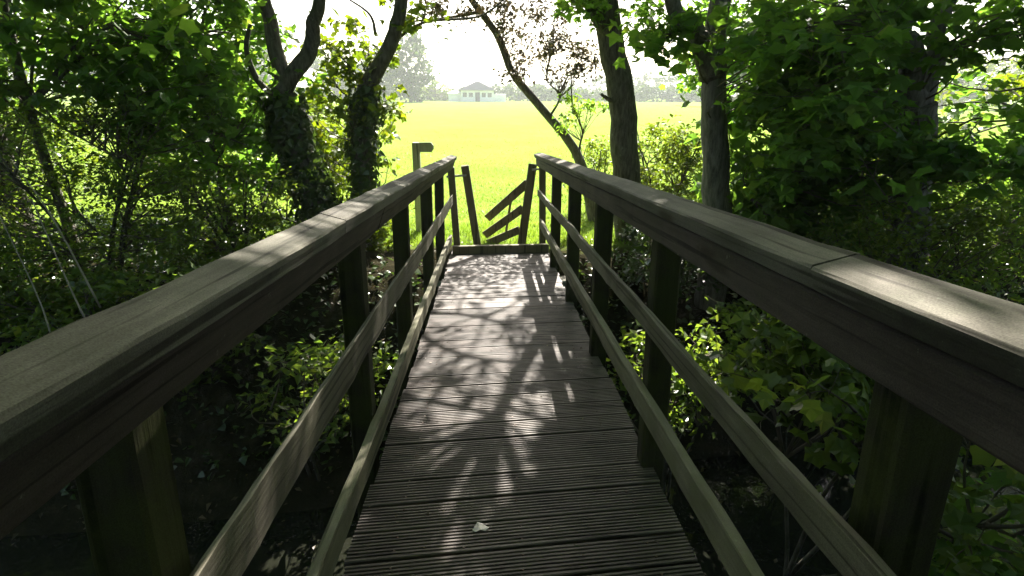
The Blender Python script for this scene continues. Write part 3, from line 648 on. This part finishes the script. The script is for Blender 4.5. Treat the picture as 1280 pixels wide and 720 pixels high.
# broadleaf small trees and shrubs: (seed, name, label, x, y, height, crown blobs (centre, radii, n), per, crad, size, template, leaf, category)
SH = [
 (21, 'young_tree', 'leafy young tree filling the upper left corner against the sky', -5.6, 7.6, 4.2, [((-5.4, 7.4, 2.9), (1.6, 1.4, 1.5), 44), ((-4.0, 7.6, 2.0), (1.1, 1.0, 1.0), 26)], 38, .34, .085, OVAL, L_HAZ, 'tree'),
 (22, 'young_tree', 'broad-leaved young tree with yellow-lit leaves, left of the forked trunk', -3.7, 8.0, 3.6, [((-3.5, 7.9, 1.9), (1.0, .9, 1.0), 30), ((-3.6, 7.8, .6), (.9, .8, .8), 22)], 30, .32, .11, MAPLE, L_SYC, 'tree'),
 (23, 'shrub', 'dense dark hawthorn shrub behind the near end of the left handrail', -4.3, 6.0, 2.2, [((-4.2, 5.9, .35), (1.4, .9, 1.1), 60)], 60, .30, .05, OVAL, L_HAW, 'shrub'),
 (24, 'shrub', 'tangled dark shrub with pale dead stems at the far left edge', -6.1, 6.6, 2.4, [((-6.1, 6.6, .7), (1.5, 1.1, 1.3), 62)], 60, .30, .05, OVAL, L_HAW, 'shrub'),
 (25, 'shrub', 'low dark leafy shrub under the left handrail beside the forked ivy-clad tree', -2.9, 6.4, 1.4, [((-2.9, 6.4, -.1), (.95, .7, .75), 34)], 50, .26, .06, OVAL, L_HAW, 'shrub'),
 (26, 'shrub', 'bright sunlit shrub between the forked trunk and the slim kinked trunk', -2.5, 9.2, 1.8, [((-2.6, 9.2, .5), (.7, .7, 1.0), 34)], 40, .26, .08, OVAL, L_BRI, 'shrub'),
 (27, 'shrub', 'small bright green shrub behind the far posts of the left handrail', -1.75, 7.7, .9, [((-1.75, 7.8, -.35), (.45, .4, .42), 16)], 36, .2, .07, OVAL, L_BRI, 'shrub'),
 (28, 'shrub', 'tall sunlit shrub beyond the dark hawthorn on the left', -5.6, 10.4, 2.6, [((-5.8, 10.4, .9), (2.0, 1.0, 1.4), 54)], 46, .36, .09, OVAL, L_BRI, 'shrub'),
 (29, 'young_tree', 'slender tree beyond the left shrubs, its thin stem showing between leaves', -9.0, 10.5, 5.0, [((-9.0, 10.3, 2.9), (2.0, 1.6, 2.0), 56)], 40, .40, .10, OVAL, L_HAZ, 'tree'),
 (31, 'shrub', 'sunlit small-leaved shrub between the straight grey trunk and the stout forking one', 2.75, 8.9, 1.9, [((2.8, 8.9, .25), (.8, .7, .8), 40)], 50, .26, .065, OVAL, L_BRI, 'shrub'),
 (32, 'shrub', 'loose yellow-green shrub left of the straight grey trunk, above the right handrail end', 1.9, 10.6, 1.4, [((1.95, 10.6, .1), (.55, .5, .65), 20)], 34, .24, .06, OVAL, L_BRI, 'shrub'),
 (33, 'young_tree', 'dark sycamore sapling with broad leaves between the two stout trunks on the right', 3.6, 6.9, 3.2, [((3.6, 6.7, 1.3), (1.0, .8, 1.1), 44), ((3.5, 6.5, .1), (.9, .7, .8), 30)], 26, .32, .13, MAPLE, L_SYC, 'tree'),
 (34, 'shrub', 'speckled small-leaved shrub at the right edge below the sunny gap', 6.3, 6.4, 1.7, [((6.2, 6.3, .0), (1.1, .9, .85), 46)], 60, .28, .055, OVAL, L_HAZ, 'shrub'),
 (35, 'shrub', 'dark hawthorn shrub behind the middle of the right handrail', 4.3, 5.5, 1.5, [((4.4, 5.4, -.2), (1.2, .8, .8), 44)], 55, .28, .055, OVAL, L_HAW, 'shrub'),
 (36, 'shrub', 'sunlit shrub seen through the sycamore leaves behind the twin-stemmed trunk', 7.0, 10.5, 2.2, [((7.2, 10.5, .5), (1.9, 1.0, 1.2), 50)], 46, .34, .085, OVAL, L_BRI, 'shrub'),
 (37, 'young_tree', 'leafy tree beyond the right bank, seen above the sunlit shrub', 5.2, 10.8, 4.6, [((5.2, 10.6, 2.6), (1.9, 1.2, 1.6), 60)], 40, .38, .105, MAPLE, L_SYC, 'tree'),
 (38, 'sapling', 'low sycamore sapling with big drooping leaves under the right handrail', 2.05, 3.1, 2.2, [((1.95, 2.9, -.05), (.55, .6, .4), 26), ((2.3, 2.2, -.4), (.5, .6, .4), 14)], 18, .24, .085, MAPLE, L_HAW, 'sapling'),
 (39, 'shrub', 'dim leafy shrub below the near end of the right handrail', 2.6, 1.7, 1.8, [((2.5, 1.7, -.7), (.7, .7, .6), 26)], 30, .26, .08, MAPLE, L_SYC, 'shrub'),
 (40, 'shrub', 'dark ivy-leaved shrub on the bank behind the right handrail posts', 2.2, 6.6, 1.1, [((2.2, 6.6, -.35), (.75, .5, .55), 26)], 55, .22, .06, IVY, L_IVY, 'shrub'),
 (42, 'shrub', 'wide sunlit shrub on the field edge between the forked trunk and the leafy young tree', -4.1, 9.7, 2.0, [((-4.1, 9.7, .4), (1.3, .8, 1.1), 36)], 46, .34, .085, OVAL, L_HAZ, 'shrub'),
 (43, 'shrub', 'wide shrub on the field edge behind the dead bramble stems', -8.3, 9.4, 2.6, [((-8.3, 9.4, .8), (1.7, .9, 1.4), 44)], 46, .36, .085, OVAL, L_HAZ, 'shrub'),
 (44, 'shrub', 'broad shrub on the field edge right behind the dark sycamore sapling', 4.3, 8.6, 2.3, [((4.4, 8.6, .5), (1.3, .8, 1.2), 44)], 46, .34, .085, OVAL, L_HAZ, 'shrub'),
 (45, 'shrub', 'dark shrub at the foot of the twin-stemmed trunk', 5.2, 7.2, 1.5, [((5.3, 7.2, .0), (1.3, .8, .9), 36)], 46, .30, .075, OVAL, L_HAW, 'shrub'),
 (46, 'young_tree', 'dark sycamore sapling rising in front of the leafy young tree at the upper left', -4.9, 6.6, 4.4, [((-4.8, 6.5, 2.3), (1.4, .9, 1.2), 28), ((-3.6, 6.6, 1.5), (.8, .7, .7), 16)], 24, .32, .125, MAPLE, L_SYC, 'tree'),
 (47, 'shrub', 'low dark shrub on top of the left bank, in front of the hawthorn shrub', -3.6, 5.3, 1.0, [((-3.7, 5.3, -.75), (1.3, .6, .7), 44)], 46, .26, .075, OVAL, L_HAW, 'shrub'),
 (48, 'shrub', 'low dark shrub on top of the left bank under the dead bramble stems', -5.6, 5.6, 1.0, [((-5.7, 5.5, -.6), (1.5, .6, .8), 50)], 46, .26, .075, OVAL, L_HAZ, 'shrub'),
 (49, 'shrub', 'low dark shrub on the right bank below the dark hawthorn shrub', 3.4, 5.1, 1.0, [((3.4, 5.1, -.8), (1.2, .6, .6), 36)], 46, .26, .08, OVAL, L_HAW, 'shrub'),
 (71, 'shrub', 'unseen tall shrub, added for shade, hugging the near end of the bridge on the right', 2.6, -.4, 2.8, [((2.6, -.3, 1.0), (1.0, 1.3, 1.4), 44)], 36, .34, .12, OVAL, L_HAZ, 'shrub'),  # near-bank shrubs, out of view, added to keep skylight off the rails
 (72, 'shrub', 'unseen tall shrub, added for shade, hugging the near end of the bridge on the left', -2.6, -.6, 2.8, [((-2.6, -.4, 1.0), (1.0, 1.4, 1.4), 44)], 36, .34, .12, OVAL, L_HAZ, 'shrub'),
 (73, 'shrub', 'unseen tall shrub, added for shade, further out on the near bank on the right', 4.6, .3, 3.2, [((4.6, .4, 1.3), (1.1, 1.3, 1.6), 44)], 36, .36, .12, OVAL, L_HAZ, 'shrub'),
 (74, 'shrub', 'unseen tall shrub, added for shade, further out on the near bank on the left', -4.6, .4, 3.2, [((-4.6, .5, 1.3), (1.1, 1.3, 1.6), 44)], 36, .36, .12, OVAL, L_HAZ, 'shrub'),
 (75, 'shrub', 'dark shrub low down in the ditch beside the near left rails', -1.5, 1.0, 1.2, [((-1.35, 1.25, -1.5), (.6, .7, .4), 26)], 34, .24, .08, OVAL, L_HAW, 'shrub'),
 (76, 'shrub', 'dark shrub on the slope of the far bank under the left handrail posts', -1.8, 4.9, 1.0, [((-1.7, 4.9, -1.2), (.7, .6, .45), 28)], 36, .24, .07, OVAL, L_HAW, 'shrub'),
 (77, 'shrub', 'dark shrub on the slope of the far bank under the right handrail posts', 1.9, 4.9, 1.0, [((1.8, 4.9, -1.2), (.7, .6, .5), 28)], 36, .24, .07, OVAL, L_HAW, 'shrub'),
 (41, 'young_tree', 'bright-leaved tree at the far right edge beside the sunny gap', 11.0, 10.5, 5.0, [((11.2, 10.3, 2.6), (2.0, 1.5, 1.9), 60)], 40, .4, .11, MAPLE, L_BRI, 'tree'),
]
for (seed, name, label, x, y, h, blobs, per, crad, size, tm, lf, cat) in SH:
    r_ = np.random.default_rng(seed+500); b0 = np.array(G(x, y)); stems = []
    ns = 1 if cat in ('tree', 'sapling') else 5
    for k in range(ns):
        a = r_.uniform(0, 6.28); sp_ = .10 if ns == 1 else h*.35
        tip = b0+np.array([math.cos(a)*sp_, math.sin(a)*sp_, h*.9])
        o_ = np.array([math.cos(a), math.sin(a), 0])*(.0 if ns == 1 else .07)
        mid_ = (b0+tip)/2+r_.normal(0, .07, 3)*h*.4
        rr = (.022+.011*h) if cat == 'tree' else .018+.004*h
        stems.append(([b0+o_, mid_, tip], rr, rr*.3))
    for (c, rd, n) in blobs:
        for _ in range(2):
            e_ = np.array(c)+r_.normal(0, .45, 3)*np.array(rd); s_ = stems[0][0][1]
            stems.append(([s_, (s_+e_)/2+r_.normal(0, .1, 3), e_], .02, .006))
    tree(seed, name, label, cat, stems, B_DARK if cat == 'shrub' else B_GREY, dict(blobs=[(c, rd, int(n*1.55)) for c, rd, n in blobs] if y > 5 else blobs, per=per*1.2, crad=crad, size=size*1.12, tmpl=tm, leaf=lf, tilt=.75, twig=.008, shell=.25, keep=off_trunk), k=8)

# canopy trees beside and behind the viewer: they shade the bridge
CAN = [(51, -4.2, -1.5, 'beside the near end of the bridge on the left'), (52, 4.4, -1.2, 'beside the near end of the bridge on the right'),
       (53, -6.0, 4.9+2.3, 'behind the hawthorn on the left bank'), (54, 7.4, 7.4, 'behind the speckled shrub on the right bank'), (55, .6, -5.5, 'behind the near end of the bridge'),
       (56, -10.5, 1.0, 'upstream on the near bank to the left'), (57, 10.5, 1.0, 'downstream on the near bank to the right'), (58, -12.5, 8.5, 'upstream on the field bank'),
       (59, 13.5, 8.0, 'downstream on the field bank'), (60, -7.0, -7.0, 'well behind the viewer on the left'), (61, 7.5, -7.0, 'well behind the viewer on the right'),
       (62, -1.8, -10.5, 'far behind the near end of the bridge'), (63, -.2, -1.6+12.3, 'x')]
CAN = CAN[:-1]
for seed, x, y, wh in CAN:
    b0 = np.array(G(x, y)); r_ = np.random.default_rng(seed)
    top = b0+np.array([r_.normal(0, .4), r_.normal(0, .4), 7.5])
    cx = x*.62
    tree(seed, 'tree', 'tall canopy tree '+wh, 'tree', [([b0, b0*.6+top*.4+r_.normal(0, .15, 3), top], .2, .07)], B_GREY,
         dict(blobs=[((cx, y+.6, 5.6), (3.6, 3.6, 2.0), 150)]+([((x, y, 2.2), (2.6, 2.2, 2.2), 60)] if abs(x) > 7 or y < -3 else []), per=44, crad=.55, size=.17, leaf=L_SYC, tmpl=MAPLE, keep=clear_view), k=10)

# dead stems at far left
r_ = np.random.default_rng(77)
mb = MB()
for a, b_ in (((18, 205, 5.0), (75, 300, 4.8)), ((40, 250, 4.6), (98, 372, 4.4)), ((0, 270, 4.7), (40, 395, 4.4))):
    p, q = at(*a), at(*b_); q = q+(q-p)*.9
    P = smooth_path([p, (p+q)/2+r_.normal(0, .06, 3), q], 10); mb.tube(P, np.linspace(.004, .009, 10), 5, 0, .1, r_)
thing_mesh('dead_stems', mb, B_DEAD, 'pale dead bramble stems slanting in front of the dark shrubs at the left edge', 'bramble')

# ground cover on the banks, litter, grass
r_ = np.random.default_rng(90)
n = 60000; x = r_.uniform(-9, 9, n); y = r_.uniform(-1.5, 9.5, n); z = terrain(x, y)
dens = np.sin(x*1.7+1)*np.sin(y*2.1)+r_.normal(0, .6, n)
k = (z > -2.3) & (dens > -.5) & ~((x > -.75) & (x < .95) & (y < 7.6)) & ~((np.abs(x) < 2.2) & (y > 7.0))
P = np.stack([x, y, z+np.abs(r_.normal(0, .10, n))], -1)[k]
mb = MB(); leaves(mb, P, .075, IVY, r_, .5); tag(mb.build('ground_cover', L_IVY), kind='stuff')
n = 9000; x = r_.uniform(-8, 8, n); y = r_.uniform(-1, 8.5, n); z = terrain(x, y)+.015
fl = z < -2.5; z = np.where(fl, -2.51, z); k = ~fl | (r_.uniform(0, 1, n) < .06)
mb = MB(); leaves(mb, np.stack([x, y, z], -1)[k], .06, OVAL, r_, .25); tag(mb.build('leaf_litter', L_LIT), kind='stuff')
n = 60000; y = 7.9+r_.exponential(4.5, n); x = r_.uniform(-.75, .85, n)*y; z = terrain(x, y)
k = (y < 34); x, y, z = x[k], y[k], z[k]; n = len(x)
hgt = r_.uniform(.02, .07, n)*np.where(y < 9.5, 1.8, 1); a = r_.uniform(0, 6.28, n); wv = .003+.0006*y
b0 = np.stack([x, y, z-.01], -1); s_ = np.stack([np.cos(a), np.sin(a), 0*a], -1)*wv[:, None]
tipv = b0+np.stack([r_.normal(0, .04, n), r_.normal(0, .04, n), hgt], -1)
V = np.stack([b0-s_, b0+s_, tipv], 1).reshape(-1, 3); mb = MB(); mb.add(V, np.arange(3*n).reshape(-1, 3)); tag(mb.build('grass', L_GRA), kind='stuff')

n = 420; u_ = r_.beta(.45, .45, n); bx_ = -.50+u_*1.2; by_ = r_.uniform(-1, 7.0, n)
P = np.array([bridge_pt((a, b_, .004)) for a, b_ in zip(bx_, by_)])
mb = MB(); leaves(mb, P, .014, OVAL, r_, .15); tag(mb.build('twig_litter', L_LIT), kind='stuff')
# leaf lying on the deck
p0 = bridge_pt((-.045, 1.83, .004)); V = np.array([(-.030, -.008, 0), (-.012, .03, .006), (.004, .026, .004), (.033, -.002, .004), (.02, -.014, .0), (.0, -.012, .004), (-.018, -.02, 0)])
c_, s_ = math.cos(-SLOPE), math.sin(-SLOPE); Rb = np.array([[1, 0, 0], [0, c_, -s_], [0, s_, c_]])
mb = MB(); V2 = np.vstack([V, V+np.array([0, 0, .0012])]); F = [(i, (i+1) % 7, 7+(i+1) % 7, 7+i) for i in range(7)]
mb.add(V2@Rb.T, F)
for ring in (range(6, -1, -1), range(7, 14)):
    mb.loops.append(np.array(list(ring))); mb.tot.append(np.array([7])); mb.mi.append(np.array([0])); mb.sm.append(np.array([False]))
o = mb.build('fallen_leaf', plain('dry_leaf', (.5, .46, .42), .6, .3)); o.location = Vector(p0)
tag(o, 'single pale dry leaf lying on the near deck boards', 'leaf')

# ------------------------------------------------------------------ far field edge
def far_tree(seed, x, y, h, wdt, label, leaf=L_FAR, lo=.1):
    rng = np.random.default_rng(seed); b0 = np.array(G(x, y, -.2)); top = b0+np.array([rng.normal(0, h*.04), 0, h*.8])
    c = b0+np.array([0, 0, h*(lo+(1-lo)/2)])
    blobs = [(c, (wdt/2, wdt/2, h*(1-lo)/2), 70)]
    tree(seed, 'tree', label, 'tree', [([b0, (b0+top)/2+rng.normal(0, h*.02, 3), top], h*.03, h*.008)], B_DARK,
         dict(blobs=blobs, per=34, crad=h*.11, size=h*.045, tmpl=FAR, leaf=leaf, tilt=1.0, twig=h*.004, shell=.3, flat=.8), group='trees along the far edge of the field', k=6)
fx = lambda px, Y: float(at(px, 120, Y)[0])
FT = [(505, 112, 12.5, 9, 'tall rounded hazy tree beyond the field, between the slim kinked trunk and the pavilion'),
      (470, 120, 10, 9, 'hazy tree beyond the field directly behind the slim kinked trunk'),
      (420, 128, 10, 11, 'hazy tree beyond the field between the two ivy-clad trunks'),
      (330, 120, 11, 12, 'hazy tree beyond the field behind the forked ivy-clad trunk'),
      (230, 120, 12, 13, 'hazy tree beyond the field behind the left shrubs'),
      (120, 110, 12, 13, 'hazy tree beyond the field, seen at the upper left'),
      (10, 110, 12, 13, 'hazy tree beyond the field at the far left edge'),
      (545, 128, 4.6, 6, 'small yellowish hazy tree just left of the pavilion'),
      (648, 150, 4.6, 13, 'low blue hazy trees immediately right of the pavilion'),
      (700, 148, 5.2, 14, 'low blue hazy tree behind the reddish leaves of the leaning trunk'),
      (745, 145, 6.2, 13, 'blue hazy tree just left of the straight grey trunk'),
      (805, 142, 7.0, 14, 'blue hazy tree just right of the straight grey trunk'),
      (850, 140, 7.6, 12, 'hazy tree beyond the field left of the stout forking trunk'),
      (930, 150, 10, 14, 'hazy tree beyond the field right of the stout forking trunk'),
      (1050, 130, 11, 14, 'hazy tree beyond the field behind the sycamore leaves'),
      (1180, 90, 9, 10, 'yellow-green tree beyond the sunny gap on the right'),
      (1260, 80, 9, 10, 'yellow-green tree beyond the field at the far right edge')]
for k, (px, Y_, h, wd, lb) in enumerate(FT):
    far_tree(100+k, fx(px+(8 if k == 0 else 0), Y_), Y_, h, wd, lb, L_BRI if 'yellow' in lb else L_FAR, .02)
# hedge along the far edge
rng = np.random.default_rng(140); mb = MB()
n = 15000; px_ = rng.uniform(380, 1240, n); Yh = 131+rng.normal(0, 1.0, n); xx = (px_-612)/700*Yh+.0
P = np.stack([xx, Yh, terrain(xx, Yh)+rng.uniform(0, 1, n)**.7*(2.7+.5*np.sin(xx*.21)+.35*np.sin(xx*.77)+.3*np.sin(xx*1.9))], -1)
leaves(mb, P, .55, FAR, rng, 1.0); o = thing_mesh('hedge', mb, L_FAR, 'long low hazy hedge closing the far side of the field', 'hedge')

# pavilion
PY = 122.0; cx = fx(597, PY); gz = float(terrain(cx, PY))
r3 = empty('pavilion', (cx, PY, gz), 'distant white pavilion with a dark hipped roof across the field', 'building')
WH = plain('white_render', (.75, .75, .72), .8); RF = plain('slate_roof', (.05, .055, .065), .95, 0); GL = plain('window_glass', (.03, .035, .04), .15, .6)
mb = MB(); mb.box((cx, PY, gz+1.05), (6.6, 5, 2.3), None, .03); mb.box((cx+4.5, PY+.5, gz+.7), (2.6, 3.4, 1.6), None, .02); mb.box((cx-4.5, PY+.4, gz+.75), (2.8, 3.6, 1.7), None, .03); reparent(mb.build('wall', WH), r3)
def hip(mb, c, L, D, z0, h, ridge):
    V = [(c[0]-L/2, c[1]-D/2, z0), (c[0]+L/2, c[1]-D/2, z0), (c[0]+L/2, c[1]+D/2, z0), (c[0]-L/2, c[1]+D/2, z0), (c[0]-ridge/2, c[1], z0+h), (c[0]+ridge/2, c[1], z0+h)]
    mb.add(V, [(0, 1, 5, 4), (2, 3, 4, 5)]); mb.add(V, [(1, 2, 5), (3, 0, 4)]); mb.add(V, [(3, 2, 1, 0)])
mb = MB(); hip(mb, (cx, PY), 7.8, 6.2, gz+2.17, 1.75, .5); reparent(mb.build('roof', RF), r3)
mb = MB(); hip(mb, (cx-4.6, PY+.4), 3.2, 4.2, gz+1.57, .45, 1.6); reparent(mb.build('roof', WH), r3)
for wx in (-2.5, -1.3, 1.3, 2.5):
    mb = MB(); mb.box((cx+wx, PY-2.52, gz+1.3), (.8, .08, .8), None, .01); reparent(mb.build('window', GL), r3)
mb = MB(); mb.box((cx+.05, PY-2.52, gz+.9), (.9, .08, 1.8), None, .01); reparent(mb.build('door', RF), r3)

# ------------------------------------------------------------------ haze
m, t, out = new_mat('haze')
pv = t.nodes.new('ShaderNodeVolumePrincipled'); pv.inputs['Density'].default_value = HAZE
pv.inputs['Color'].default_value = (.92, .95, 1.0, 1); pv.inputs['Anisotropy'].default_value = .2
t.links.new(pv.outputs[0], out.inputs['Volume'])
mb = MB(); x0, x1, y0, y1, z0, z1 = -620, 620, -120, 960, -5.0, 24.0
V = [(x, y, z) for x in (x0, x1) for y in (y0, y1) for z in (z0, z1)]
mb.add(V, [(0,1,3,2), (4,6,7,5), (0,4,5,1), (2,3,7,6), (0,2,6,4), (1,5,7,3)])
tag(mb.build('haze', m), kind='stuff')
